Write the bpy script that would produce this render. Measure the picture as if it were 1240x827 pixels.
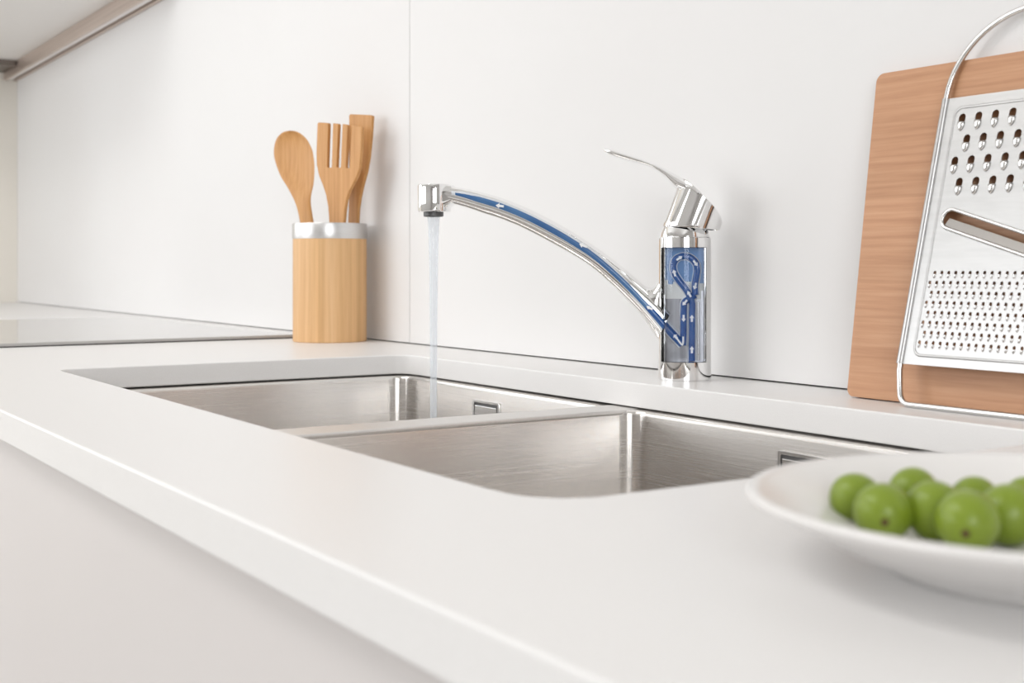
import bpy, bmesh, math, random
from mathutils import Vector, Matrix
random.seed(7)
for o in list(bpy.data.objects): bpy.data.objects.remove(o)
sc = bpy.context.scene
COL = sc.collection
PI = math.pi
# ------------------------------------------------------------------ camera
FPX, YAW, CH, HOR = 1545.0, math.radians(33.0), 0.1, 323.0     # focal length in px, yaw to the wall, height over the worktop
FW = Vector((-math.cos(YAW), math.sin(YAW), 0)); RT = Vector((math.sin(YAW), math.cos(YAW), 0)); UP = Vector((0, 0, 1))
CAM = Vector((0, 0, CH))
cd = bpy.data.cameras.new('camera'); cam = bpy.data.objects.new('camera', cd); COL.objects.link(cam)
cam.location = CAM
cam.rotation_euler = Matrix((RT, UP, -FW)).transposed().to_euler()
cd.sensor_width = 36.0; cd.lens = FPX / 1240 * 36
cd.shift_y = -(413.5 - HOR) / 1240
cd.clip_start = 0.02
cd.dof.use_dof = True; cd.dof.focus_distance = 1.12; cd.dof.aperture_fstop = 11.0
sc.camera = cam
# ------------------------------------------------------------------ world, light, exposure
w = bpy.data.worlds.new('sky'); sc.world = w; w.use_nodes = True
w.node_tree.nodes['Background'].inputs[0].default_value = (0.93, 0.96, 1.0, 1)
w.node_tree.nodes['Background'].inputs[1].default_value = 3.0
sc.view_settings.view_transform = 'Standard'; sc.view_settings.look = 'None'
sc.view_settings.exposure = -1.38; sc.view_settings.gamma = 1.0; sc.view_settings.use_curve_mapping = False

RX0, RX1, RY0, RY1, RZ0, RZ1 = -3.78, 1.70, -2.60, 0.80, -0.90, 1.75     # the room; z = 0 is the worktop
WIN = [(-3.60, -1.20, -0.05, 1.45), (-2.35, -0.35, -0.05, 1.45), (-1.75, -0.25, -0.05, 1.45)]   # windows added for softbox light: behind the camera (x), left wall (y), right wall (y)

def area(name, loc, direction, sx, sy, power, color=(1, 1, 1)):
    l = bpy.data.lights.new(name, 'AREA'); l.shape = 'RECTANGLE'; l.size = sx; l.size_y = sy; l.energy = power; l.color = color
    o = bpy.data.objects.new(name, l); COL.objects.link(o); o.location = loc
    o.rotation_euler = Vector(direction).to_track_quat('-Z', 'Y').to_euler()
    return o
area('added_softlight', ((WIN[0][0] + WIN[0][1]) / 2, RY0 - 0.25, 0.75), (0, 1, -0.05), 2.35, 1.45, 98, (1.0, 0.99, 0.995))  # broad studio light from the front, added outside a made-up window
area('added_softlight_2', (RX0 - 0.25, (WIN[1][0] + WIN[1][1]) / 2, 0.75), (1, 0.25, -0.1), 1.95, 1.45, 44, (0.99, 0.99, 1.0))  # studio softbox from the left, added as light through an invented window
area('added_softlight_3', (RX1 + 0.25, (WIN[2][0] + WIN[2][1]) / 2, 0.75), (-1, 0.25, -0.1), 1.45, 1.45, 92, (1.0, 0.99, 0.995))  # photographer's fill from the right, added behind an invented window
area('ceiling_fill_light', (-1.5, -0.75, RZ1 - 0.065), (0, 0, -1), 1.9, 0.6, 32, (1.0, 0.99, 0.985))  # overhead fill added for the worktop, no lamp known there

# ------------------------------------------------------------------ helpers
def ray(u, v): return FW + RT * ((u - 620) / FPX) + UP * ((HOR - v) / FPX)
def on_plane(u, v, p, n):
    r = ray(u, v); return CAM + r * ((Vector(p) - CAM).dot(n) / r.dot(n))

def tag(o, label=None, cat=None, group=None, kind=None):
    if label: o['label'] = label
    if cat: o['category'] = cat
    if group: o['group'] = group
    if kind: o['kind'] = kind
    return o
def empty(name, loc=(0, 0, 0), rot=(0, 0, 0)):
    o = bpy.data.objects.new(name, None); COL.objects.link(o); o.location = loc; o.rotation_euler = rot
    o.empty_display_size = 0.02
    return o
def obj(name, bm, mat, parent=None, smooth=40, bevel=0, seg=2, loc=None):
    bmesh.ops.recalc_face_normals(bm, faces=bm.faces)
    me = bpy.data.meshes.new(name); bm.to_mesh(me); bm.free()
    if smooth:
        for p in me.polygons: p.use_smooth = True
        me.set_sharp_from_angle(angle=math.radians(smooth))
    me.materials.append(mat)
    o = bpy.data.objects.new(name, me); COL.objects.link(o)
    if parent: o.parent = parent
    if loc: o.location = loc
    if bevel:
        m = o.modifiers.new('bevel', 'BEVEL'); m.width = bevel; m.segments = seg; m.limit_method = 'ANGLE'; m.angle_limit = math.radians(50)
    return o
def box(bm, x0, x1, y0, y1, z0, z1):
    vs = [bm.verts.new((x, y, z)) for x in (x0, x1) for y in (y0, y1) for z in (z0, z1)]
    for f in ((0, 1, 3, 2), (4, 6, 7, 5), (0, 4, 5, 1), (2, 3, 7, 6), (0, 2, 6, 4), (1, 5, 7, 3)): bm.faces.new([vs[i] for i in f])
    return bm
def boxes(*bs):
    bm = bmesh.new()
    for b in bs: box(bm, *b)
    return bm
def rings(bm, rs, close=True, cap0=True, cap1=True):
    vr = [[bm.verts.new(p) for p in r] for r in rs]; n = len(vr[0])
    for i in range(len(vr) - 1):
        for j in range(n if close else n - 1):
            k = (j + 1) % n; bm.faces.new((vr[i][j], vr[i][k], vr[i + 1][k], vr[i + 1][j]))
    if cap0: bm.faces.new(vr[0][::-1])
    if cap1: bm.faces.new(vr[-1])
    return bm
def lathe(prof, n=48, cx=0, cy=0, cap0=True, cap1=True, bm=None):
    bm = bm or bmesh.new()
    rs = [[(cx + r * math.cos(2 * PI * j / n), cy + r * math.sin(2 * PI * j / n), z) for j in range(n)] for r, z in prof]
    return rings(bm, rs, True, cap0, cap1)
def sup(c, a, b, n, p):
    c, a, b = Vector(c), Vector(a), Vector(b); out = []
    for j in range(n):
        t = 2 * PI * j / n; ct, st = math.cos(t), math.sin(t)
        out.append(c + a * (math.copysign(abs(ct) ** (2 / p), ct)) + b * (math.copysign(abs(st) ** (2 / p), st)))
    return out
def crom(pts, sub):
    """Catmull-Rom through lists of numbers"""
    out = []; n = len(pts)
    for i in range(n - 1):
        p0, p1, p2, p3 = pts[max(i - 1, 0)], pts[i], pts[i + 1], pts[min(i + 2, n - 1)]
        for k in range(sub):
            t = k / sub
            out.append([0.5 * (2 * b + (c - a) * t + (2 * a - 5 * b + 4 * c - d) * t * t + (3 * b - a - 3 * c + d) * t ** 3) for a, b, c, d in zip(p0, p1, p2, p3)])
    out.append(list(pts[-1])); return out
def tube(path, r, n=12, bm=None, ref=(0, 1, 0), flat=1.0, closed=False):
    """sweep an ellipse: r across the path, r*flat along ref"""
    bm = bm or bmesh.new(); path = [Vector(p) for p in path]; ref = Vector(ref); rs = []
    m = len(path)
    for i, p in enumerate(path):
        if closed: t = path[(i + 1) % m] - path[i - 1]
        else: t = path[min(i + 1, m - 1)] - path[max(i - 1, 0)]
        t.normalize(); s = t.cross(ref).normalized(); b = s.cross(t).normalized()
        rr = r[i] if isinstance(r, (list, tuple)) else r
        rs.append([p + s * (rr * math.cos(2 * PI * j / n)) + b * (rr * flat * math.sin(2 * PI * j / n)) for j in range(n)])
    if closed:
        rs.append(rs[0]); rings(bm, rs, True, False, False); bmesh.ops.remove_doubles(bm, verts=bm.verts, dist=1e-7); return bm
    return rings(bm, rs)
def rrect(x0, x1, y0, y1, rad, seg=8):
    """rounded rectangle, ccw from front-left; rad: one number or (fl, fr, br, bl)"""
    if not isinstance(rad, (list, tuple)): rad = (rad,) * 4
    cs = [(x0, y0, PI, rad[0], 1, 1), (x1, y0, 1.5 * PI, rad[1], -1, 1), (x1, y1, 0, rad[2], -1, -1), (x0, y1, .5 * PI, rad[3], 1, -1)]
    out = []
    for cx, cy, a0, r, sx, sy in cs:
        for k in range(seg + 1):
            a = a0 + .5 * PI * k / seg
            out.append((cx + sx * r + r * math.cos(a), cy + sy * r + r * math.sin(a)))
    return out
def plate(outer, holes, z0, z1, tf=None):
    """flat plate with holes in local xy, thickness z0..z1; tf maps (x, y, z)"""
    bm = bmesh.new(); es = []
    for loop in [outer] + list(holes):
        vs = [bm.verts.new((x, y, z0)) for x, y in loop]
        es += [bm.edges.new((vs[i], vs[(i + 1) % len(vs)])) for i in range(len(vs))]
    bmesh.ops.triangle_fill(bm, use_beauty=True, use_dissolve=False, edges=es)
    r = bmesh.ops.extrude_face_region(bm, geom=bm.faces[:])
    for v in r['geom']:
        if isinstance(v, bmesh.types.BMVert): v.co.z = z1
    if tf:
        for v in bm.verts: v.co = tf(*v.co)
    return bm

# ------------------------------------------------------------------ materials
def mat(name, color=(.8, .8, .8), rough=.5, metal=0., spec=.5, coat=0., **kw):
    m = bpy.data.materials.new(name); m.use_nodes = True; b = m.node_tree.nodes['Principled BSDF']
    b.inputs['Base Color'].default_value = (*color, 1); b.inputs['Roughness'].default_value = rough
    b.inputs['Metallic'].default_value = metal; b.inputs['Specular IOR Level'].default_value = spec
    b.inputs['Coat Weight'].default_value = coat; b.inputs['Coat Roughness'].default_value = .05
    for k, v in kw.items(): b.inputs[k.replace('_', ' ')].default_value = v
    return m
def nd(m, t, **kw):
    n = m.node_tree.nodes.new(t)
    for k, v in kw.items():
        if k in n.inputs: n.inputs[k].default_value = v
        else: setattr(n, k, v)
    return n
def lk(m, a, b): m.node_tree.links.new(a, b)
def bsdf(m): return m.node_tree.nodes['Principled BSDF']
def coords(m, scale, rot=(0, 0, 0), kind='Object'):
    tc = nd(m, 'ShaderNodeTexCoord'); mp = nd(m, 'ShaderNodeMapping'); mp.inputs['Scale'].default_value = scale; mp.inputs['Rotation'].default_value = rot
    lk(m, tc.outputs[kind], mp.inputs['Vector']); return mp.outputs['Vector']
def noise(m, vec, scale=1., detail=3., rough=.5):
    n = nd(m, 'ShaderNodeTexNoise'); n.inputs['Scale'].default_value = scale; n.inputs['Detail'].default_value = detail; n.inputs['Roughness'].default_value = rough
    lk(m, vec, n.inputs['Vector']); return n.outputs['Fac']
def ramp(m, fac, stops):
    r = nd(m, 'ShaderNodeValToRGB'); e = r.color_ramp.elements
    while len(e) < len(stops): e.new(.5)
    for el, (p, c) in zip(e, stops): el.position = p; el.color = (*c, 1) if len(c) == 3 else c
    lk(m, fac, r.inputs['Fac']); return r.outputs['Color']
def bump(m, fac, strength, dist=.001):
    b = nd(m, 'ShaderNodeBump'); b.inputs['Strength'].default_value = strength; b.inputs['Distance'].default_value = dist
    lk(m, fac, b.inputs['Height']); lk(m, b.outputs['Normal'], bsdf(m).inputs['Normal'])

M = {}
M['worktop'] = mat('worktop', (.82, .80, .785), .34, spec=.4)
f = noise(M['worktop'], coords(M['worktop'], (1, 1, 1)), 900, 2); lk(M['worktop'], ramp(M['worktop'], f, [(.3, (.825, .81, .80)), (.7, (.85, .838, .828))]), bsdf(M['worktop']).inputs['Base Color'])
M['panel'] = mat('splashback', (.80, .785, .775), .6, spec=.15)
f = noise(M['panel'], coords(M['panel'], (1, 1, 1)), 3, 2); lk(M['panel'], ramp(M['panel'], f, [(.3, (.785, .772, .766)), (.7, (.795, .787, .782))]), bsdf(M['panel']).inputs['Base Color'])
M['wall'] = mat('wall_paint', (.80, .785, .765), .7)
bump(M['wall'], noise(M['wall'], coords(M['wall'], (1, 1, 1)), 250, 2), .05)
M['greige'] = mat('greige_paint', (.60, .585, .57), .7)
bump(M['greige'], noise(M['greige'], coords(M['greige'], (1, 1, 1)), 250, 2), .05)
M['cream'] = mat('cream_paint', (.83, .79, .72), .6)
bump(M['cream'], noise(M['cream'], coords(M['cream'], (1, 1, 1)), 250, 2), .05)
M['floor'] = mat('floor_tile', (.36, .34, .32), .35)
f = noise(M['floor'], coords(M['floor'], (1, 6, 1)), 4, 4); lk(M['floor'], ramp(M['floor'], f, [(.3, (.42, .405, .385)), (.7, (.55, .53, .51))]), bsdf(M['floor']).inputs['Base Color'])
M['cabinet'] = mat('cabinet_lacquer', (.80, .765, .745), .42)
f = noise(M['cabinet'], coords(M['cabinet'], (1, 1, 1)), 2, 2); lk(M['cabinet'], ramp(M['cabinet'], f, [(.3, (.70, .662, .648)), (.7, (.72, .686, .672))]), bsdf(M['cabinet']).inputs['Base Color'])
M['upper'] = mat('wall_cabinet_lacquer', (.84, .82, .80), .45)
bump(M['upper'], noise(M['upper'], coords(M['upper'], (1, 1, 1)), 300, 2), .02)
M['carcass'] = mat('carcass_board', (.62, .60, .58), .6)
M['gap'] = mat('black_seal', (.03, .028, .026), .7)
M['rail'] = mat('brushed_rail', (.62, .52, .46), .38, .75)
f = noise(M['rail'], coords(M['rail'], (2, 200, 200)), 1, 3); lk(M['rail'], ramp(M['rail'], f, [(.3, (.56, .465, .41)), (.7, (.68, .58, .52))]), bsdf(M['rail']).inputs['Base Color'])
M['bracket'] = mat('bracket_metal', (.22, .19, .17), .45, .6)
M['strip'] = mat('rail_diffuser', (.86, .82, .80), .4)
M['glasstop'] = mat('cooktop_glass', (.50, .485, .47), .05, spec=.6)
M['chrome'] = mat('chrome', (.90, .90, .90), .035, 1.)
M['dark_plastic'] = mat('dark_plastic', (.10, .10, .10), .35)
M['satin'] = mat('satin_steel', (.70, .69, .68), .24, 1.)
def brushed(name, lo, hi, sc_, rough, bs=.05, aniso=.0):
    m = mat(name, lo, rough, 1.)
    v = coords(m, sc_); f = noise(m, v, 1, 4, .6)
    lk(m, ramp(m, f, [(.25, lo), (.75, hi)]), bsdf(m).inputs['Base Color'])
    r = nd(m, 'ShaderNodeMapRange'); r.inputs['To Min'].default_value = rough - .05; r.inputs['To Max'].default_value = rough + .07
    lk(m, f, r.inputs['Value']); lk(m, r.outputs['Result'], bsdf(m).inputs['Roughness'])
    bump(m, f, bs, .0005)
    if aniso:
        bsdf(m).inputs['Anisotropic'].default_value = aniso; bsdf(m).inputs['Anisotropic Rotation'].default_value = .25
        t = nd(m, 'ShaderNodeTangent'); t.direction_type = 'RADIAL'; t.axis = 'Z'; lk(m, t.outputs['Tangent'], bsdf(m).inputs['Tangent'])
    return m
M['sink'] = brushed('brushed_sink_steel', (.74, .715, .69), (.79, .765, .74), (4, 4, 1800), .25, .008, .8)
M['rim'] = brushed('brushed_rim_steel', (.72, .70, .68), (.78, .76, .74), (9, 400, 400), .42, .01)
M['grater'] = brushed('grater_steel', (.46, .455, .45), (.51, .505, .50), (30, 30, 300), .33, .02)
M['blade'] = mat('blade_steel', (.36, .345, .33), .3, 1.)
M['ring'] = brushed('cup_ring_steel', (.66, .655, .65), (.74, .735, .73), (30, 30, 900), .36, .03, .4)

def bamboo(name, c0, c1, c2, sc_, strip=None, rough=.42, kind='Object'):
    m = mat(name, c1, rough, spec=.4)
    v = coords(m, sc_, kind=kind); f = noise(m, v, 1, 5, .62)
    col = ramp(m, f, [(.28, c0), (.5, c1), (.74, c2)])
    if strip:
        v2 = coords(m, strip, kind=kind); n2 = nd(m, 'ShaderNodeTexWhiteNoise'); n2.noise_dimensions = '3D'
        sn = nd(m, 'ShaderNodeVectorMath'); sn.operation = 'FLOOR'; lk(m, v2, sn.inputs[0]); lk(m, sn.outputs[0], n2.inputs['Vector'])
        mx = nd(m, 'ShaderNodeMix'); mx.data_type = 'RGBA'; mx.blend_type = 'MULTIPLY'; mx.inputs['Factor'].default_value = 1
        r2 = ramp(m, n2.outputs['Value'], [(0, (.86, .84, .80)), (1, (1, 1, 1))])
        lk(m, col, mx.inputs[6]); lk(m, r2, mx.inputs[7]); col = mx.outputs[2]
    lk(m, col, bsdf(m).inputs['Base Color'])
    bump(m, f, .06, .0006)
    return m
M['cup'] = bamboo('bamboo_cup', (.68, .40, .185), (.77, .475, .235), (.83, .54, .29), (160, 160, 5), (120, 120, .001))
M['tool'] = bamboo('bamboo_tool', (.47, .22, .065), (.57, .285, .095), (.63, .34, .13), (260, 260, 9))
M['tool2'] = bamboo('bamboo_tool_dark', (.47, .22, .065), (.58, .29, .10), (.64, .345, .135), (240, 240, 8))
M['board'] = bamboo('bamboo_board', (.47, .228, .115), (.57, .30, .162), (.65, .37, .22), (7, 100, 210), (.3, 1, 46))
M['ceramic'] = mat('glazed_ceramic', (.82, .80, .785), .26, spec=.45, coat=.08)
M['fruit'] = mat('fruit_skin', (.20, .30, .03), .33, spec=.45, Subsurface_Weight=.08, Subsurface_Radius=(.006, .008, .002), Subsurface_Scale=.3)
f = noise(M['fruit'], coords(M['fruit'], (1, 1, 1)), 130, 4)
lk(M['fruit'], ramp(M['fruit'], f, [(.25, (.155, .23, .016)), (.55, (.225, .31, .026)), (.8, (.31, .37, .055))]), bsdf(M['fruit']).inputs['Base Color'])
M['stalk'] = mat('fruit_scar', (.10, .05, .02), .7)
bump(M['stalk'], noise(M['stalk'], coords(M['stalk'], (1, 1, 1)), 900, 2), .3)
M['blue'] = mat('channel_blue', (.018, .085, .30), .25, spec=.5, coat=.3)
f = noise(M['blue'], coords(M['blue'], (1, 1, 1)), 60, 2); lk(M['blue'], ramp(M['blue'], f, [(.3, (.014, .07, .27)), (.75, (.03, .12, .36))]), bsdf(M['blue']).inputs['Base Color'])
M['spout_blue'] = mat('spout_channel_blue', (.05, .15, .34), .22, spec=.5, coat=.3)
f = noise(M['spout_blue'], coords(M['spout_blue'], (1, 1, 1)), 40, 2); lk(M['spout_blue'], ramp(M['spout_blue'], f, [(.3, (.04, .125, .31)), (.75, (.075, .19, .39))]), bsdf(M['spout_blue']).inputs['Base Color'])
M['cart_blue'] = mat('cartridge_blue', (.13, .27, .52), .3)
M['ceramic_disc'] = mat('pale_disc', (.74, .745, .70), .4)
M['core'] = mat('core_metal', (.42, .42, .43), .32, .8)
f = noise(M['core'], coords(M['core'], (150, 150, 2)), 1, 2); lk(M['core'], ramp(M['core'], f, [(.3, (.24, .24, .25)), (.7, (.52, .52, .53))]), bsdf(M['core']).inputs['Base Color'])
M['white'] = mat('white_mark', (.90, .91, .92), .5)
M['outline'] = mat('pale_rim', (.72, .75, .79), .3, .3)
def clear(name, tint, fac, rough=.03):
    m = bpy.data.materials.new(name); m.use_nodes = True; nt = m.node_tree; nt.nodes.clear()
    out = nt.nodes.new('ShaderNodeOutputMaterial'); mx = nt.nodes.new('ShaderNodeMixShader'); t = nt.nodes.new('ShaderNodeBsdfTransparent'); g = nt.nodes.new('ShaderNodeBsdfGlossy')
    t.inputs[0].default_value = (*tint, 1); g.inputs['Roughness'].default_value = rough; mx.inputs[0].default_value = fac
    fr = nt.nodes.new('ShaderNodeLayerWeight'); fr.inputs['Blend'].default_value = fac
    nt.links.new(fr.outputs['Fresnel'], mx.inputs[0])
    nt.links.new(t.outputs[0], mx.inputs[1]); nt.links.new(g.outputs[0], mx.inputs[2]); nt.links.new(mx.outputs[0], out.inputs[0]); return m
M['clear'] = clear('clear_shell', (.97, .98, 1), .22)
M['pane'] = clear('window_glass', (.98, .99, .99), .1)
def water():
    m = mat('water', (.90, .945, 1.0), .15, spec=.5); b = bsdf(m)
    nt = m.node_tree; out = nt.nodes['Material Output']; t = nt.nodes.new('ShaderNodeBsdfTransparent'); t.inputs[0].default_value = (.97, .985, 1, 1)
    mx = nt.nodes.new('ShaderNodeMixShader')
    f = noise(m, coords(m, (400, 400, 12)), 1, 3)
    r = ramp(m, f, [(.35, (.26,) * 3), (.7, (.36,) * 3)])
    lk(m, r, mx.inputs[0]); lk(m, t.outputs[0], mx.inputs[1]); lk(m, b.outputs[0], mx.inputs[2]); lk(m, mx.outputs[0], out.inputs[0])
    bump(m, f, .04, .001); return m
M['water'] = water()
M['lamp'] = mat('fill_lamp_diffuser', (.9, .9, .88), .4)
bsdf(M['lamp']).inputs['Emission Color'].default_value = (1, .97, .93, 1); bsdf(M['lamp']).inputs['Emission Strength'].default_value = 4.0  # glowing face of the added ceiling fill

# ------------------------------------------------------------------ the room
def struct(name, bm, m, parent=None, **k):
    o = obj(name, bm, m, parent, **k)
    if not parent: o['kind'] = 'structure'
    return o
struct('floor', boxes((RX0 - .1, RX1 + .1, RY0 - .15, RY1 + .15, RZ0 - .1, RZ0)), M['floor'], smooth=0)
struct('ceiling', boxes((RX0 - .1, RX1 + .1, RY0 - .15, RY1 + .15, RZ1, RZ1 + .1)), M['wall'], smooth=0)
wb = struct('wall_back', boxes((RX0, RX1, RY1, RY1 + .15, RZ0, RZ1)), M['wall'], smooth=0)
(a0, a1, z0, z1), (b0, b1, _, _), (c0, c1, _, _) = WIN
struct('wall_front', boxes((RX0, a0, RY0 - .15, RY0, RZ0, RZ1), (a1, RX1, RY0 - .15, RY0, RZ0, RZ1),
                           (a0, a1, RY0 - .15, RY0, RZ0, z0), (a0, a1, RY0 - .15, RY0, z1, RZ1)), M['greige'], smooth=0)
struct('wall_left', boxes((RX0 - .15, RX0, RY0 - .15, b0, RZ0, RZ1), (RX0 - .15, RX0, b1, RY1 + .15, RZ0, RZ1),
                          (RX0 - .15, RX0, b0, b1, RZ0, z0), (RX0 - .15, RX0, b0, b1, z1, RZ1)), M['cream'], smooth=0)
struct('wall_right', boxes((RX1, RX1 + .15, RY0 - .15, c0, RZ0, RZ1), (RX1, RX1 + .15, c1, RY1 + .15, RZ0, RZ1),
                           (RX1, RX1 + .15, c0, c1, RZ0, z0), (RX1, RX1 + .15, c0, c1, z1, RZ1)), M['greige'], smooth=0)
for i, (x0, x1, q0, q1) in enumerate(WIN):  # made-up windows that the added soft lights shine through
    t = .05; xm = (x0 + x1) / 2; wd = (RY0 - .09, RX0 - .09, RX1 + .09)[i]
    def wbox(p0, p1, h, q0_, q1_): return (p0, p1, wd - h, wd + h, q0_, q1_) if i == 0 else (wd - h, wd + h, p0, p1, q0_, q1_)
    wn = struct('window_%d' % (i + 1), boxes(wbox(x0, x0 + t, .03, q0, q1), wbox(x1 - t, x1, .03, q0, q1), wbox(x0 + t, x1 - t, .03, q0, q0 + t),
                                             wbox(x0 + t, x1 - t, .03, q1 - t, q1), wbox(xm - .03, xm + .03, .03, q0 + t, q1 - t)), M['cabinet'], bevel=.004)
    for (p0, p1) in ((x0 + t, xm - .03), (xm + .03, x1 - t)):
        obj('pane', boxes(wbox(p0, p1, .003, q0 + t, q1 - t)), M['pane'], wn, smooth=0)
# splashback boards on the wall behind the worktop, one upright joint between them
for x0, x1 in ((RX0 + .001, -1.4611), (-1.4597, 1.30)):
    obj('panel', boxes((x0, x1, .790, .802, .0014, .652)), M['panel'], wb, smooth=0, bevel=.0004, seg=1)
obj('seal', boxes((RX0 + .01, 1.29, .796, .804, -.001, .64)), M['gap'], wb, smooth=0)

# ------------------------------------------------------------------ worktop with the sink cut-out
CX0, CX1, CY0, CY1, CT = RX0, 1.30, .186, .800, -.0215
HX0, HX1, HY0, HY1 = -1.286, -.446, .305, .690
HR = (.020, .034, .020, .020)
wt = obj('worktop', plate([(CX0, CY0), (CX1, CY0), (CX1, CY1), (CX0, CY1)], [rrect(HX0, HX1, HY0, HY1, HR, 10)], CT, 0), M['worktop'], smooth=35, bevel=.0013, seg=3)
tag(wt, 'long off-white worktop with a rounded cut-out for the sink', 'worktop')

# base cabinets under it
def base_cabinet(x0, x1, label):
    t = empty('base_cabinet', ((x0 + x1) / 2, .50, RZ0)); hw = (x1 - x0) / 2; H = -RZ0 + CT
    o = obj('carcass', boxes((-hw, hw, -.285, .29, .10, .118), (-hw, -hw + .018, -.285, .29, .118, H), (hw - .018, hw, -.285, .29, .118, H), (-hw + .018, hw - .018, .272, .29, .118, H)), M['carcass'], t, smooth=0)
    obj('door', boxes((-hw + .0015, hw - .0015, -.304, -.285, .105, H - .0015)), M['cabinet'], t, smooth=0, bevel=.001)
    obj('plinth', boxes((-hw, hw, -.245, -.23, 0, .10)), M['cabinet'], t, smooth=0)
    tag(t, label, 'cabinet')
base_cabinet(-1.36, -.12, 'wide white base cabinet with a plain front carrying the sink')
base_cabinet(-.12, 1.29, 'white base cabinet beside the sink cabinet, under the fruit plate end of the worktop')
base_cabinet(-2.56, -1.36, 'white base cabinet under the glass cooktop')
base_cabinet(-3.77, -2.56, 'white base cabinet against the cream side wall')

# wall cabinets and the metal rail under them
def wall_cabinet(x0, x1, label):
    t = empty('wall_cabinet', ((x0 + x1) / 2, .63, .656)); hw = (x1 - x0) / 2
    obj('body', boxes((-hw, hw, -.19, .168, 0, .70)), M['upper'], t, smooth=0, bevel=.001)
    obj('door', boxes((-hw + .0015, hw - .0015, -.21, -.1895, -.004, .70)), M['upper'], t, smooth=0, bevel=.001)
    tag(t, label, 'cabinet', 'wall cabinets over the worktop')
wall_cabinet(RX0 + .002, -2.98, 'white wall cabinet in the corner by the cream side wall')
wall_cabinet(-2.98, -2.38, 'white wall cabinet next to the corner wall cabinet')
lr = empty('light_rail', (-3.08, .771, .6225))
obj('profile', boxes((-.698, .70, -.018, -.010, 0, .0335), (-.698, .70, .010, .018, 0, .0335), (-.698, .70, -.010, .010, .012, .0335)), M['rail'], lr, smooth=0, bevel=.0012)
tag(obj('diffuser', boxes((-.69, .69, -.0098, .0015, .0015, .0125)), M['strip'], lr, smooth=0), 'pale strip along the underside of the rail')
tag(lr, 'beige metal rail fixed below the wall cabinets along the wall', 'rail')
sr = empty('corner_bracket', (RX0 + .001, .68, .646))
obj('plate', boxes((0, .17, -.08, .070, -.002, .010)), M['bracket'], sr, smooth=0, bevel=.001)
obj('lip', boxes((.160, .17, -.08, .070, -.006, -.002)), M['bracket'], sr, smooth=0, bevel=.0005)
tag(sr, 'small dark bracket under the wall cabinet where it meets the cream side wall', 'bracket')
# unseen ceiling lamp, added as fill from above
cl = empty('added_ceiling_lamp', (-1.5, -.75, RZ1))
obj('housing', boxes((-.98, .98, -.33, .33, -.05, 0)), M['cabinet'], cl, smooth=0, bevel=.004)
obj('diffuser', boxes((-.96, .96, -.31, .31, -.055, -.0495)), M['lamp'], cl, smooth=0)
tag(cl, 'flat rectangular ceiling lamp added as fill light, with a glowing diffuser', 'lamp')

# ------------------------------------------------------------------ glass cooktop
ck = empty('cooktop', (-2.035, .46, 0))
obj('glass', plate(rrect(-.372, .372, -.235, .258, .008), [], .0006, .0052), M['glasstop'], ck, smooth=35, bevel=.0008)
bm = plate(rrect(-.374, .374, -.237, .26, .009), [], 0, .0014)
obj('edge_seal', bm, M['gap'], ck, smooth=0)
tag(ck, 'flat glossy grey glass cooktop set in the worktop', 'cooktop')

# ------------------------------------------------------------------ sink
sk = empty('sink', (0, 0, 0))
ZT = CT - .0018
def bowl(x0, x1, y0, y1, r):
    bm = bmesh.new(); rs = []; D = -.20
    prof = [(-.012, ZT), (-.0005, ZT), (.0012, ZT - .0006), (.0022, ZT - .0022), (.0025, ZT - .0045), (.003, ZT - .06), (.004, -.176), (.006, -.188), (.012, -.1955), (.022, -.1985), (.04, -.20)]
    for off, z in prof:
        rr = [max(q - max(off, 0) * .3, .003) if off >= 0 else q - off for q in r]
        rs.append([(x, y, z) for x, y in rrect(x0 + off, x1 - off, y0 + off, y1 - off, tuple(rr), 8)])
    rings(bm, rs, True, False, True)
    o = obj('bowl', bm, M['sink'], sk, smooth=50)
    return o
DX0, DX1 = -.902, -.868
bowl(HX0, DX0, HY0, HY1, (.022, .018, .018, .020))
bowl(DX1, HX1, HY0, HY1, (.018, .036, .020, .018))
obj('divider', boxes((DX0 - .003, DX1 + .003, HY0 - .012, HY1 + .012, ZT - .004, ZT + .0006)), M['rim'], sk, smooth=30, bevel=.0018, seg=3)
for xc in ((-1.1047), (-.6657)):
    y = HY1 - .0028
    fr = obj('overflow', plate(rrect(xc - .0255, xc + .0255, -.0595, -.0368, .002, 4), [rrect(xc - .0225, xc + .0225, -.0565, -.0396, .001, 4)], 0, .0022, lambda a, b, c: Vector((a, y - c, b))), M['satin'], sk, smooth=30, bevel=.0004)
    obj('recess', boxes((xc - .0226, xc + .0226, y - .0006, y + .0004, -.0566, -.0395)), M['dark_plastic'], fr, smooth=0)
    obj('cover', boxes((xc - .0205, xc + .0205, y - .0024, y - .0006, -.0560, -.0425)), M['satin'], fr, smooth=0, bevel=.0005)
for xc in (-1.095, -.657):
    dr = obj('drain', lathe([(.045, -.1995), (.045, -.1975), (.040, -.197), (.036, -.1985)], 40, xc, .50), M['chrome'], sk)
    obj('strainer', lathe([(.030, -.1985), (.030, -.1965), (.012, -.195), (.004, -.194)], 32, xc, .50), M['satin'], dr)
tag(sk, 'brushed steel sink with two bowls, set under the worktop', 'sink')

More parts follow.
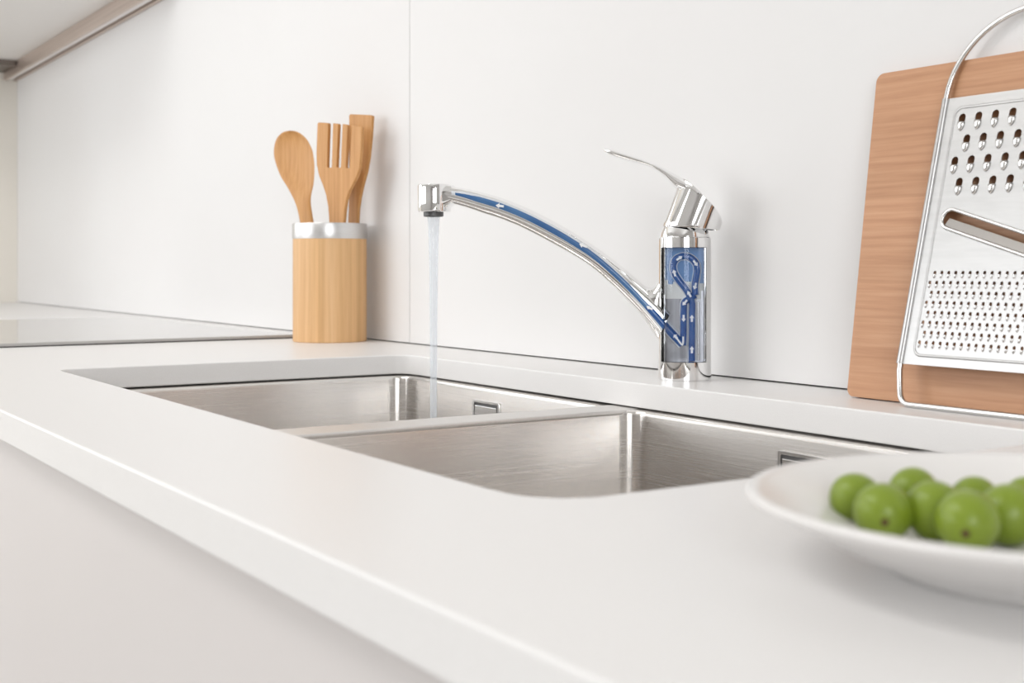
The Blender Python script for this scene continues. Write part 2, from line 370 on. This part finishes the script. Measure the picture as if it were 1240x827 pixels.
# ------------------------------------------------------------------ faucet
FA = Vector((-.862, .7415, 0)); FR = math.radians(46.0)
fa = empty('faucet', FA, (0, 0, FR))
FXL = Vector((math.cos(FR), math.sin(FR), 0)); FYL = Vector((-math.sin(FR), math.cos(FR), 0))
def fl(u, v, y=0.0):
    """pixel -> local (x, y, z) of the faucet on its upright plane at local depth y"""
    p = on_plane(u, v, FA + FYL * y, FYL) - FA
    return Vector((p.dot(FXL), y, p.z))
BR, ZA, ZB, ZTOP = .0233, .0172, .1165, .1258
obj('base', lathe([(.0222, 0), (.0222, .0008), (BR, .0014), (BR, ZA - .0004), (BR - .0006, ZA), (.004, ZA)], 72), M['chrome'], fa)
obj('collar', lathe([(.004, ZB), (BR - .0006, ZB), (BR, ZB + .0004), (BR, ZTOP - .0005), (BR - .0006, ZTOP), (.0218, ZTOP + .0002), (.0212, ZTOP + .0035), (.0195, ZTOP + .0085), (.0175, ZTOP + .014), (.004, ZTOP + .016)], 72), M['chrome'], fa)
def arc_shell(a_from, a_to, r0, r1, z0_, z1_, n):
    bm = bmesh.new(); rs = []
    for k in range(n + 1):
        a = a_from + (a_to - a_from) * k / n; c, s = math.cos(a), math.sin(a)
        rs.append([(r0 * c, r0 * s, z0_), (r1 * c, r1 * s, z0_), (r1 * c, r1 * s, z1_), (r0 * c, r0 * s, z1_)])
    return rings(bm, rs)
AW = math.radians(57)
obj('body', arc_shell(-PI / 2 + AW, 1.5 * PI - AW, .0212, BR, ZA - .0005, ZB + .0005, 48), M['chrome'], fa)
obj('window', arc_shell(-PI / 2 - AW - .01, -PI / 2 + AW + .01, .0224, BR - .0002, ZA - .0004, ZB + .0004, 36), M['clear'], fa)
# inner core, cartridge and pale disc stack: bulged fronts, seen through the window
def bulge(cols, a, b, vtop):
    """columns (u0, u1, v_bottom) of an elliptic front (half axes a, b), flat at the back"""
    bm = bmesh.new()
    for u0, u1, vb in cols:
        p0, p1 = fl(u0, vtop, -.009), fl(u1, vb, -.009); rs = []
        n = max(2, int((u1 - u0) / 2.5))
        for k in range(n + 1):
            x = max(-a * .999, min(a * .999, p0.x + (p1.x - p0.x) * k / n)); y = -b * math.sqrt(1 - (x / a) ** 8)
            rs.append([(x, y, p0.z), (x, -.001, p0.z), (x, -.001, p1.z), (x, y, p1.z)])
        rings(bm, rs)
    return bm
obj('core', bulge([(798, 861, 440)], .0224, .0088, 299), M['core'], fa, smooth=30)
obj('cartridge', bulge([(804.5, 809, 339), (809, 815, 344), (815, 838, 341), (838, 846, 347), (846, 852.5, 343)], .0218, .0100, 299.5), M['cart_blue'], fa, smooth=30)
obj('disc', bulge([(805, 849, 362), (849, 854, 352)], .0222, .0094, 335), M['ceramic_disc'], fa, smooth=30)
obj('side_tube', tube([fl(851.5, 364, -.0062), fl(851.5, 436, -.0062)], .0022, 12), M['core'], fa, smooth=60)
obj('side_tube', tube([fl(845.5, 366, -.0078), fl(845.5, 436, -.0078)], .0014, 12), M['satin'], fa, smooth=60)

CYL = -.0108
def pxpath(pts, y, sub=6): return [fl(u, v, y) for u, v in crom(pts, sub)]
up_path = [(837.8, 437), (837.8, 420), (838, 400), (838, 380), (838, 366), (834, 356), (829, 348), (822.5, 340), (816.5, 330), (815.2, 321), (819, 313.5), (827.5, 310.2), (836, 312), (842.5, 318.5), (844.2, 327), (843.0, 336), (841.5, 346), (842, 357)]
dn_path = [(842, 357), (836, 361), (829, 366), (828, 374), (827.8, 390), (827.6, 405), (827, 418)]
rmm = .0029
for nm, pth, r0 in (('supply_channel', up_path, rmm), ('outlet_channel', dn_path, rmm)):
    P = pxpath(pth, CYL)
    c = obj(nm, tube(P, r0, 14, ref=(0, 1, 0)), M['blue'], fa, smooth=60)
    obj('channel_rim', tube([p + Vector((0, .0016, 0)) for p in P], r0 + .0010, 14, ref=(0, 1, 0), flat=.8), M['outline'], c, smooth=60)
# short feed from the spout into the body (the diagonal channel)
P = [fl(u, v, y) for u, v, y in crom([(826.5, 417, CYL), (815, 405, -.0116), (804, 393, -.0124), (794, 382, -.0128), (784, 371, -.0124)], 4)]
c = obj('spout_channel', tube(P, .0035, 14), M['blue'], fa, smooth=60)
obj('channel_rim', tube([p + Vector((0, .0016, 0)) for p in P], .0048, 14, flat=.7), M['outline'], c, smooth=60)

# spout: rounded bar swept from the body to the outlet
top = [(533, 224.6), (545, 225.6), (565, 228.5), (590, 234.5), (612, 241), (637, 251), (660, 262), (684, 275), (708, 290), (731.6, 306), (756, 325), (780, 345.5), (801, 364.5), (814, 377)]
bot = [(533, 243.2), (547, 246.5), (566, 251.8), (588, 259.3), (606, 265.2), (628, 274), (648, 283.8), (668.7, 295), (692, 308), (716, 323.5), (737, 341.5), (759, 362.5), (780, 385), (799, 407)]
hwid = [.0110, .0112, .0115, .0118, .012, .0122, .0124, .0127, .013, .0133, .0137, .0142, .0147, .0147]
sec = [[*fl(*t).xz, *fl(*b).xz, hw] for t, b, hw in zip(top, bot, hwid)]
sec = crom(sec, 4)
rs = []
for tx, tz, bx_, bz, hw in sec:
    T, B = Vector((tx, 0, tz)), Vector((bx_, 0, bz)); rs.append(sup((T + B) / 2, Vector((0, hw, 0)), (T - B) / 2, 28, 2.5))
sp = obj('spout', rings(bmesh.new(), rs), M['chrome'], fa, smooth=60)
def band(k0, k1, y_in, name, m, fr0, fr1, extra):
    bm = bmesh.new(); rr = []
    for i in range(k0, k1 + 1):
        tx, tz, bx_, bz, hw = sec[i]; T, B = Vector((tx, 0, tz)), Vector((bx_, 0, bz))
        e = min(1, (i - k0 + .6) / 5)
        g = max(0, (i - 34) / 18); mf = (fr0 + fr1) / 2 - .19 * g; hf = (fr1 - fr0) / 2 * (1 - .25 * g) - (1 - e) * .1
        c0 = B.lerp(T, mf - hf); c1 = B.lerp(T, mf + hf); c = (c0 + c1) / 2; y0 = -(hw - .003)
        rr.append(sup(c + Vector((0, y0, 0)), Vector((0, (.003 + extra), 0)), (c1 - c0) / 2, 16, 2.6))
    return obj(name, rings(bm, rr), m, sp, smooth=60)
band(6, 52, 0, 'channel_window', M['spout_blue'], .40, .80, .0006)
band(5, 52, 0, 'channel_rim', M['outline'], .34, .85, .00025)
fs = crom([[*fl(*t).xz, *fl(*b).xz, hw] for t, b, hw in (((768, 337), (747, 352), .0118), ((783, 347), (768, 373), .0128), ((793, 346.5), (783, 391), .0132), ((799, 338), (794, 408), .0130), ((803, 330), (802, 420), .0110))], 4)
obj('spout_root', rings(bmesh.new(), [sup(((a + c) / 2, 0, (b + d) / 2), (0, hw, 0), ((a - c) / 2, 0, (b - d) / 2), 28, 2.3) for a, b, c, d, hw in fs]), M['chrome'], fa, smooth=60)
# outlet head and aerator
hc = fl(526, 257); hx = hc.x; hz = hc.z; ht = fl(526, 223.4).z; hr = .0152
obj('outlet_head', lathe([(hr - .0012, hz), (hr - .0003, hz + .0004), (hr, hz + .0014), (hr, ht - .0016), (hr - .0005, ht - .0004), (hr - .0018, ht)], 56, hx, 0), M['chrome'], fa)
AX = fl(525, 257).x
az = fl(525, 262.5).z
obj('aerator', lathe([(.0083, az), (.0092, az + .0006), (.0092, hz + .001)], 40, AX, 0), M['dark_plastic'], fa)
obj('neck', rings(bmesh.new(), [sup((hx + dx, 0, hz + (ht - hz) * zc), (0, .0125 - dx * .1, 0), (0, 0, (ht - hz) * hh), 24, 3.2) for dx, zc, hh in ((.004, .5, .49), (.012, .53, .45), (.0175, .60, .36))]), M['chrome'], fa, smooth=60)

# lever handle: a slanted drum cut off along the lever's back, and the curved lever grown from its top
hd = [fl(u, v).xz for u, v in crom([(806, 205.5), (812, 209), (822, 214.2), (834.3, 221), (850.6, 235.7), (863.7, 248.8), (872, 261), (874.8, 270), (875.5, 279)], 4)]
def back_z(x):
    for (xa, za), (xb, zb) in zip(hd, hd[1:]):
        if xa <= x <= xb: return za + (zb - za) * (x - xa) / max(xb - xa, 1e-9)
    return hd[0][1] if x < hd[0][0] else -1
bl, brr = fl(801.6, 274), fl(871.5, 279); ctr = (bl + brr) / 2; e1 = (brr - bl) / 2; ax_ = (fl(818, 230.3) - bl).normalized()
NB, NR = 48, 10; low, high = [], []
for j in range(NB):
    a = 2 * PI * j / NB; p = ctr + e1 * math.cos(a) + Vector((0, .0228 * math.sin(a), 0)); t0, t1 = 0.0, .09
    for _k in range(40):
        tm = (t0 + t1) / 2; q = p + ax_ * tm
        if q.z < back_z(q.x): t0 = tm
        else: t1 = tm
    low.append(p); high.append(p + ax_ * max(t0, .0006))
rs = [[(l - ctr) * .93 + ctr + ax_ * .004 for l in low], [(l - ctr) * .985 + ctr for l in low]] + [[l.lerp(h, .02 + .96 * k / NR) for l, h in zip(low, high)] for k in range(NR + 1)]
mid = sum(high, Vector()) / NB
rs += [[h.lerp(mid, .02) + Vector((.0, 0, .0002)) for h in high]]
lv = obj('lever', rings(bmesh.new(), rs), M['chrome'], fa, smooth=32)
hs = [((852, 243), (856, 241.5), .0150), ((842, 238), (846, 232.2), .0176), ((829, 233), (834.3, 220.8), .0180), ((819.5, 229.5), (823, 213.6), .0170), ((813, 222.8), (812.5, 208.0), .0152), ((805.5, 214.8), (803.5, 203.4), .0137), ((791, 204.8), (793.5, 199.2), .0120), ((777, 199.6), (780.5, 194.0), .0113), ((760, 195.4), (763, 187.8), .0112), ((744.5, 190.8), (746.5, 182.8), .0106), ((735.5, 186.4), (737.3, 180.4), .0086), ((731.8, 183.1), (732.6, 180.4), .0050)]
hsec = crom([[*fl(*l).xz, *fl(*r).xz, hw] for l, r, hw in hs], 4)
rs = []
for i, (lx, lz, rx, rz, hw) in enumerate(hsec):
    L, R_ = Vector((lx, 0, lz)), Vector((rx, 0, rz)); rs.append(sup((L + R_) / 2, (R_ - L) / 2, Vector((0, hw, 0)), 36, 2.5))
obj('lever_arm', rings(bmesh.new(), rs), M['chrome'], lv, smooth=55)

# white flow arrows
def arrow(parent, u, v, ang, L=.0061, y=-.0150, W=.0036):
    c = fl(u, v, y); ca, sa = math.cos(ang), math.sin(ang)
    o = [(-.5, -.22), (.05, -.22), (.05, -.5), (.5, 0), (.05, .5), (.05, .22), (-.5, .22)]
    pts = []
    for a, b in o:
        x, z = a * L, b * W * 1.15
        pts.append((c.x + x * ca - z * sa, c.z + x * sa + z * ca))
    bm = bmesh.new(); rings(bm, [[(x, y, z) for x, z in pts], [(x, y + .0006, z) for x, z in pts]])
    return obj('arrow', bm, M['white'], parent, smooth=0)
D = math.radians
ya = CYL - rmm - .0004
sup_c = [o for o in fa.children if o.name.startswith('supply_channel')][0]; out_c = [o for o in fa.children if o.name.startswith('outlet_channel')][0]; sp_c = c
for u, v, a in ((837.8, 423.5, D(90)), (837.8, 385.5, D(90)), (834.6, 356.0, D(122)), (816.6, 330.5, D(105)), (822.8, 312.6, D(35)), (842.2, 318.8, D(-52)), (841.8, 346.5, D(-105))): arrow(sup_c, u, v, a, y=ya)
for u, v, a in ((829.2, 366.5, D(-130)), (827.8, 385.5, D(-90))): arrow(out_c, u, v, a, y=ya)
arrow(sp_c, 786.5, 372.8, D(152), y=-.0160); 
# bent arrow at the foot of the outlet channel
tk = [fl(827.3, 407.5, -.0149), fl(826.4, 417.6, -.0149), fl(819.5, 409.5, -.0149)]
obj('bent_arrow', tube([Vector(p) for p in crom([list(p) for p in tk], 4)], .00075, 8, flat=.5), M['white'], sp_c, smooth=60)
arrow(sp_c, 818.0, 407.6, D(130), L=.0045, y=-.0152, W=.0042)
for u, v, a, yy in ((605, 249.2, D(172), -.0132), (706, 297.0, D(158), -.0145)): arrow(sp, u, v, a, L=.0075, y=yy, W=.0042)
tag(fa, 'chrome kitchen faucet with see-through body and blue water channels, behind the sink', 'faucet')

# running water, from the aerator to the floor of the left bowl
wp = fa.matrix_basis @ Vector((AX, 0, 0))
prof = [(.0058, az), (.0055, az - .004), (.0047, az - .02), (.0041, az - .045), (.0036, az - .09), (.0032, az - .15), (.0031, az - .22), (.0040, -.185), (.008, -.196), (.022, -.1985), (.030, -.1992)]
ws = obj('water_stream', lathe([(r, z + .1992) for r, z in prof], 24), M['water'], None, smooth=60, loc=(wp.x, wp.y, -.1992))
tag(ws, 'thin clear stream of water falling from the faucet into the sink', 'water')

# ------------------------------------------------------------------ bamboo holder with three tools
CC = Vector((-1.5755, .7305, 0)); CR = .0494
cu = empty('utensil_holder', CC)
obj('cup', lathe([(CR - .001, 0), (CR, .001), (CR, .1375), (CR - .0045, .1375), (CR - .0045, .008), (.002, .008)], 72), M['cup'], cu)
obj('steel_ring', lathe([(CR - .0046, .137), (CR + .0004, .1373), (CR + .0006, .138), (CR + .0006, .1572), (CR + .0002, .158), (CR - .0030, .158), (CR - .0034, .1570), (CR - .0046, .137)], 72, cap0=False, cap1=False), M['ring'], cu)
tag(cu, 'round bamboo utensil holder with a steel rim on the worktop', 'utensil holder')
TA = math.radians(22); TD = Vector((math.cos(TA), math.sin(TA), 0)); TN = Vector((-math.sin(TA), math.cos(TA), 0))
ZO = lambda zx, zy: (310 + zx / 2.505, 110 + zy / 2.505)
def tp(zx, zy, off):
    p = on_plane(*ZO(zx, zy), CC + TN * off, TN) - CC; return (p.dot(TD), p.z)
def tool_place(o, off):
    o.location = CC + TN * off; o.rotation_euler = (0, 0, TA)
# spoon
off = .004
rows = [((100, 121), (116, 121.5)), ((86, 124), (126, 124.5)), ((75, 130), (137, 130.5)), ((65, 141), (149, 141)), ((58, 156), (159, 154)), ((54, 180), (170, 177)), ((55, 200), (174, 195)), ((60, 220), (177, 220)), ((68, 243), (177.5, 245)), ((78, 265), (176, 270)), ((92, 287), (173, 292)), ((105, 310), (168, 313)), ((116, 332), (166, 335)), ((126, 360), (168.5, 360)), ((134, 398), (175, 398)), ((150, 470), (188, 470)), ((176, 600), (210, 600)), ((196, 728), (226, 728))]
rs = []
for i, (l, r) in enumerate(crom([[*tp(*l, off), *tp(*r, off)] for l, r in rows], 2) and [((q[0], q[1]), (q[2], q[3])) for q in crom([[*tp(*l, off), *tp(*r, off)] for l, r in rows], 2)]):
    c = Vector(((l[0] + r[0]) / 2, 0, (l[1] + r[1]) / 2)); a = Vector(((r[0] - l[0]) / 2, 0, (r[1] - l[1]) / 2))
    k = max(0, 1 - i / 26); th = .0030
    ring = []
    for j in range(20):
        t = 2 * PI * j / 20; ct_, st_ = math.cos(t), math.sin(t)
        p = c + a * ct_; dish = .008 * math.sin(PI * min(1, i / 24)) * (1 - ct_ * ct_) if i < 24 else 0
        ring.append(p + Vector((0, th * st_ + dish, 0)))
    rs.append(ring)
o = obj('wooden_spoon', rings(bmesh.new(), rs), M['tool'], None, smooth=60); tool_place(o, off)
tag(o, 'bamboo spoon with an oval head standing in the utensil holder', 'spoon')
# fork
off = -.012
fork = [(190, 100), (194, 96), (222, 98), (224, 100), (219.5, 231), (222, 233), (232, 233), (233.5, 231), (237, 101), (238.5, 98.5), (252, 100), (254, 102), (248, 231), (250, 233), (259, 233.5), (261, 231), (266, 103), (268, 101), (281, 103), (283, 105), (276, 232), (278, 234), (286, 234.5), (288, 232), (294, 106), (296, 104), (323, 108), (325, 111), (322, 180), (318, 235), (309, 262), (297, 285), (286, 306), (278, 330), (273, 360), (270, 398), (262, 560), (256, 728), (232, 728), (229, 560), (226, 398), (223, 355), (216, 315), (206, 285), (195, 258), (188, 225), (187, 190)]
q = [tp(*p, off) for p in fork]; 
o = obj('wooden_fork', plate(q, [], -.0028, .0028, lambda x, y, z: Vector((x, z, y))), M['tool2'], None, smooth=30, bevel=.0009); tool_place(o, off)
tag(o, 'bamboo serving fork with four flat tines standing in the utensil holder', 'fork')
# spatula
off = .0185
spa = [(286, 74), (290, 71), (352, 74), (356, 77), (352, 140), (346, 200), (338, 245), (327, 285), (318, 325), (313, 360), (311, 398), (300, 560), (290, 728), (266, 728), (274, 560), (283, 398), (285, 350), (287, 300), (286, 200)]
q = [tp(*p, off) for p in spa]
o = obj('wooden_spatula', plate(q, [], -.0028, .0028, lambda x, y, z: Vector((x, z, y))), M['tool'], None, smooth=30, bevel=.0009); tool_place(o, off)
tag(o, 'bamboo spatula with a straight top standing behind the fork in the holder', 'spatula')

# ------------------------------------------------------------------ cutting board
BT, BL, BW = .008, .2515, .40
bt = math.asin((.790 - BT - .7480) / BL)
o = obj('cutting_board', plate(rrect(0, BW, 0, BL, (.006, .006, .007, .007), 8), [], 0, BT, lambda x, y, z: Vector((x, z, y))), M['board'], None, smooth=35, bevel=.0012)
o.location = (-.6805, .7478, BT * math.sin(bt)); o.rotation_euler = (-bt, 0, 0)
tag(o, 'brown bamboo cutting board leaning against the wall behind the grater', 'cutting board')

# ------------------------------------------------------------------ flat grater
WR = .0021
gth = math.radians(11.15); GO = Vector((-.6205, .7302, WR))
gr = empty('grater', GO)
GS = Vector((1, 0, 0)); GT = Vector((.052, math.sin(gth), math.cos(gth))); GN = Vector((0, -math.cos(gth), math.sin(gth)))
def G(s, t, n=0): return GS * s + GT * t + GN * n
GW = .126
path = []
def arcpts(cs, ct_, r, a0, a1, n): return [(cs + r * math.cos(a0 + (a1 - a0) * k / n), ct_ + r * math.sin(a0 + (a1 - a0) * k / n)) for k in range(n + 1)]
loop = [(0.0, .030 + k * .0240) for k in range(9)]
loop = arcpts(GW - .010, .009, .009, -PI / 2, 0, 6) + [(GW, .028), (GW, .226)]
top_arc = [(GW / 2 + (GW / 2) * math.cos(a), .226 + .0585 * math.sin(a)) for a in [PI * k / 28 for k in range(1, 28)]]
loop += top_arc + [(0, .226), (0, .034)] + [(.0005, .024)] + [(.0035, .011)] + arcpts(.0135, .009, .009, PI * 1.1, 1.5 * PI, 6)
obj('wire_frame', tube([G(s, t) for s, t in loop], WR, 12, ref=GN, closed=True), M['satin'], gr, smooth=60)
# perforated sheet
ROWL = [(.2053, .0174), (.1894, .0244), (.1736, .0174), (.1577, .0244)]
big = [(s0 + k * .01385, t) for t, s0 in ROWL for k in range(7)]
fine = []
for i in range(8):
    t = .0942 - i * .00722; s0, n = (.0169, 16) if i % 2 == 0 else (.0140, 17)
    fine += [(s0 + k * .00593, t) for k in range(n)]
def oval(cs, ct_, rw, rh, n=14):
    out = []
    for k in range(n):
        a = 2 * PI * (k + .5) / n; x, y = math.cos(a), math.sin(a)
        out.append((cs + rw * x, ct_ + (rh - rw) * (1 if y > 0 else -1) + rw * y))
    return out
SA = -math.radians(17); sl0 = (.0223, .1343); sl1 = (.1037, .1343 + (.1037 - .0223) * math.tan(SA))
def stadium(r, n=12):
    a = SA
    return arcpts(*sl1, r, a - PI / 2, a + PI / 2, n) + arcpts(*sl0, r, a + PI / 2, a + 1.5 * PI, n)
holes = [oval(s, t + .0030, .0029, .0036, 12) for s, t in big] + [stadium(.0060)] + [oval(s, t + .0008, .0013, .0019, 8) for s, t in fine]
tf = lambda x, y, z: G(x, y, z)
obj('sheet', plate(rrect(.0008, GW - .0008, .0287, .2245, .001, 2), holes, -.0004, .0004, tf), M['grater'], gr, smooth=30)
for s in (0, GW): obj('rolled_edge', tube([G(s, .0287), G(s, .13), G(s, .2245)], WR + .0007, 12, ref=GN), M['grater'], gr, smooth=60)
obj('embossed_border', tube([G(s, t, .0003) for s, t in rrect(.0105, GW - .0105, .0355, .2165, .006, 6)], .0011, 8, ref=GN, flat=.6, closed=True), M['grater'], gr, smooth=70)
rim = obj('slot_rim', tube([G(s, t, .0004) for s, t in stadium(.0070)], .0014, 10, ref=GN, closed=True), M['satin'], gr, smooth=70)
d0 = Vector((math.cos(SA), math.sin(SA))); n0 = Vector((-math.sin(SA), math.cos(SA)))
bm = bmesh.new(); q = []
for (c, k) in ((sl0, -.003), (sl1, .003)):
    c = Vector(c) + d0 * k; q.append([G(*(c + n0 * b), n) for b, n in ((-.0064, .0000), (.0004, -.0026), (.0004, -.0020), (-.0064, .0006))])
rings(bm, q); obj('blade', bm, M['blade'], gr, smooth=0)
# coarse teeth: half-dome scoops, sharing one mesh
bm = bmesh.new(); rr = []
for i in range(7):
    a = .5 * PI * i / 6; rr.append([G(.0030 * math.cos(b) * math.cos(a), -.0066 * math.sin(a) + .0, .0024 * math.sin(b) * math.cos(a) ** .7 if i < 6 else 0) for b in [PI * k / 8 for k in range(9)]])
rings(bm, rr, close=False, cap0=False, cap1=False); bmesh.ops.remove_doubles(bm, verts=bm.verts, dist=1e-6)
proto = obj('tooth', bm, M['satin'], gr, smooth=70); proto.modifiers.new('thick', 'SOLIDIFY').thickness = .0004
for i, (s, t) in enumerate(big):
    o = proto if i == 0 else proto.copy()
    if i: COL.objects.link(o); o.parent = gr
    o.location = G(s, t + .0002, .0003)
# fine teeth, too small to pick apart: one part
bm = bmesh.new()
for s, t in fine:
    rr = []
    for i in range(4):
        a = .5 * PI * i / 3
        rr.append([G(s, t, .0003) + G(.0013 * math.cos(b) * math.cos(a), -.0030 * math.sin(a), .0011 * math.sin(b) * (math.cos(a) ** .7 if i < 3 else 0)) for b in [PI * k / 5 for k in range(6)]])
    rings(bm, rr, close=False, cap0=False, cap1=False)
bmesh.ops.remove_doubles(bm, verts=bm.verts, dist=1e-7)
tag(obj('fine_teeth', bm, M['satin'], gr, smooth=70), kind='stuff')
tag(gr, 'flat steel grater with a wire frame leaning on the cutting board', 'grater')

# ------------------------------------------------------------------ plate of fruit
PC = Vector((-.2545, .3770, 0)); PR = .0995
o = obj('plate', lathe([(.046, .0016), (.050, .0002), (.053, .0), (.0545, .002), (.066, .0065), (.082, .0145), (.093, .0197), (PR - .001, .0226), (PR, .0238), (PR - .0008, .0249), (PR - .003, .0253), (.094, .0238), (.082, .0182), (.068, .0115), (.058, .0078), (.048, .0066), (.02, .0062), (.001, .0062)], 96, cap0=True, cap1=True), M['ceramic'], None, smooth=70, loc=PC)
tag(o, 'round white glazed plate with green fruit on the worktop beside the sink', 'plate')
def fruit_mesh():
    bm = bmesh.new(); bmesh.ops.create_uvsphere(bm, u_segments=28, v_segments=18, radius=1)
    for v in bm.verts:
        z = v.co.z; v.co.z *= 1.0; k = 1 - .05 * max(0, z) ** 2
        v.co.x *= k; v.co.y *= k
        rr = math.hypot(v.co.x, v.co.y)
        if z > 0: v.co.z -= .05 * math.exp(-(rr / .16) ** 2)
    return bm
def scar_mesh():
    return lathe([(.13, .93), (.125, .985), (.09, 1.0), (.04, .985)], 14)
fm = obj('fruit_proto', fruit_mesh(), M['fruit']); sm_ = obj('scar_proto', scar_mesh(), M['stalk'])
FM, SM = fm.data, sm_.data; bpy.data.objects.remove(fm); bpy.data.objects.remove(sm_); FM.name = 'green_fruit'; SM.name = 'blossom_end'
# (u, v of the centre, radius px, axis pointing, stretch)
FLAB = ['darker green fruit at the sink end of the pile, without a scar showing',
        'round green fruit with a brown scar, at the sink end of the pile',
        'green fruit on the wall side of the pile, nearest the sink of the back row',
        'green fruit in the middle of the pile, between the two with brown scars',
        'round green fruit with a brown scar, in the middle of the front row',
        'green fruit on the wall side of the pile, behind the middle fruit',
        'large green fruit beside the scarred fruit, at the far end from the sink',
        'green fruit at the end of the back row, far from the sink']
FRU = [(1037, 609, 31.5, (-.6, .5, .6), 1.06), (1069.3, 620.5, 35.5, (-.22, -.95, -.14), 1.05), (1106, 600, 30, (.3, .6, .5), 1.05), (1134, 620, 36, (-.5, .4, .8), 1.1), (1171.5, 631.5, 38, (-.40, -.95, -.20), 1.05), (1180, 606, 29, (.5, .6, .5), 1.06), (1222, 623, 37, (.9, .3, .4), 1.06), (1245, 607, 30, (.3, .9, .3), 1.04)]
for i, (u, v, rp, ax, stx) in enumerate(FRU):
    dz = rp / FPX
    zi = .0064
    # centre height = plate + radius; depth follows from the pixel
    d = (CH - zi) * FPX / ((v - HOR) + rp)
    rad = rp * d / FPX
    c = CAM + ray(u, v) * d
    if i in (0, 2): c.z += .0012
    t = empty('green_fruit', c); q = (RT * ax[0] + FW * ax[1] + UP * ax[2]).to_track_quat('Z', 'Y')
    t.rotation_mode = 'QUATERNION'; t.rotation_quaternion = q; t.scale = (rad, rad, rad * stx)
    s = bpy.data.objects.new('flesh', FM); COL.objects.link(s); s.parent = t
    s = bpy.data.objects.new('blossom_end', SM); COL.objects.link(s); s.parent = t
    tag(t, FLAB[i], 'fruit', 'green fruit on the plate')
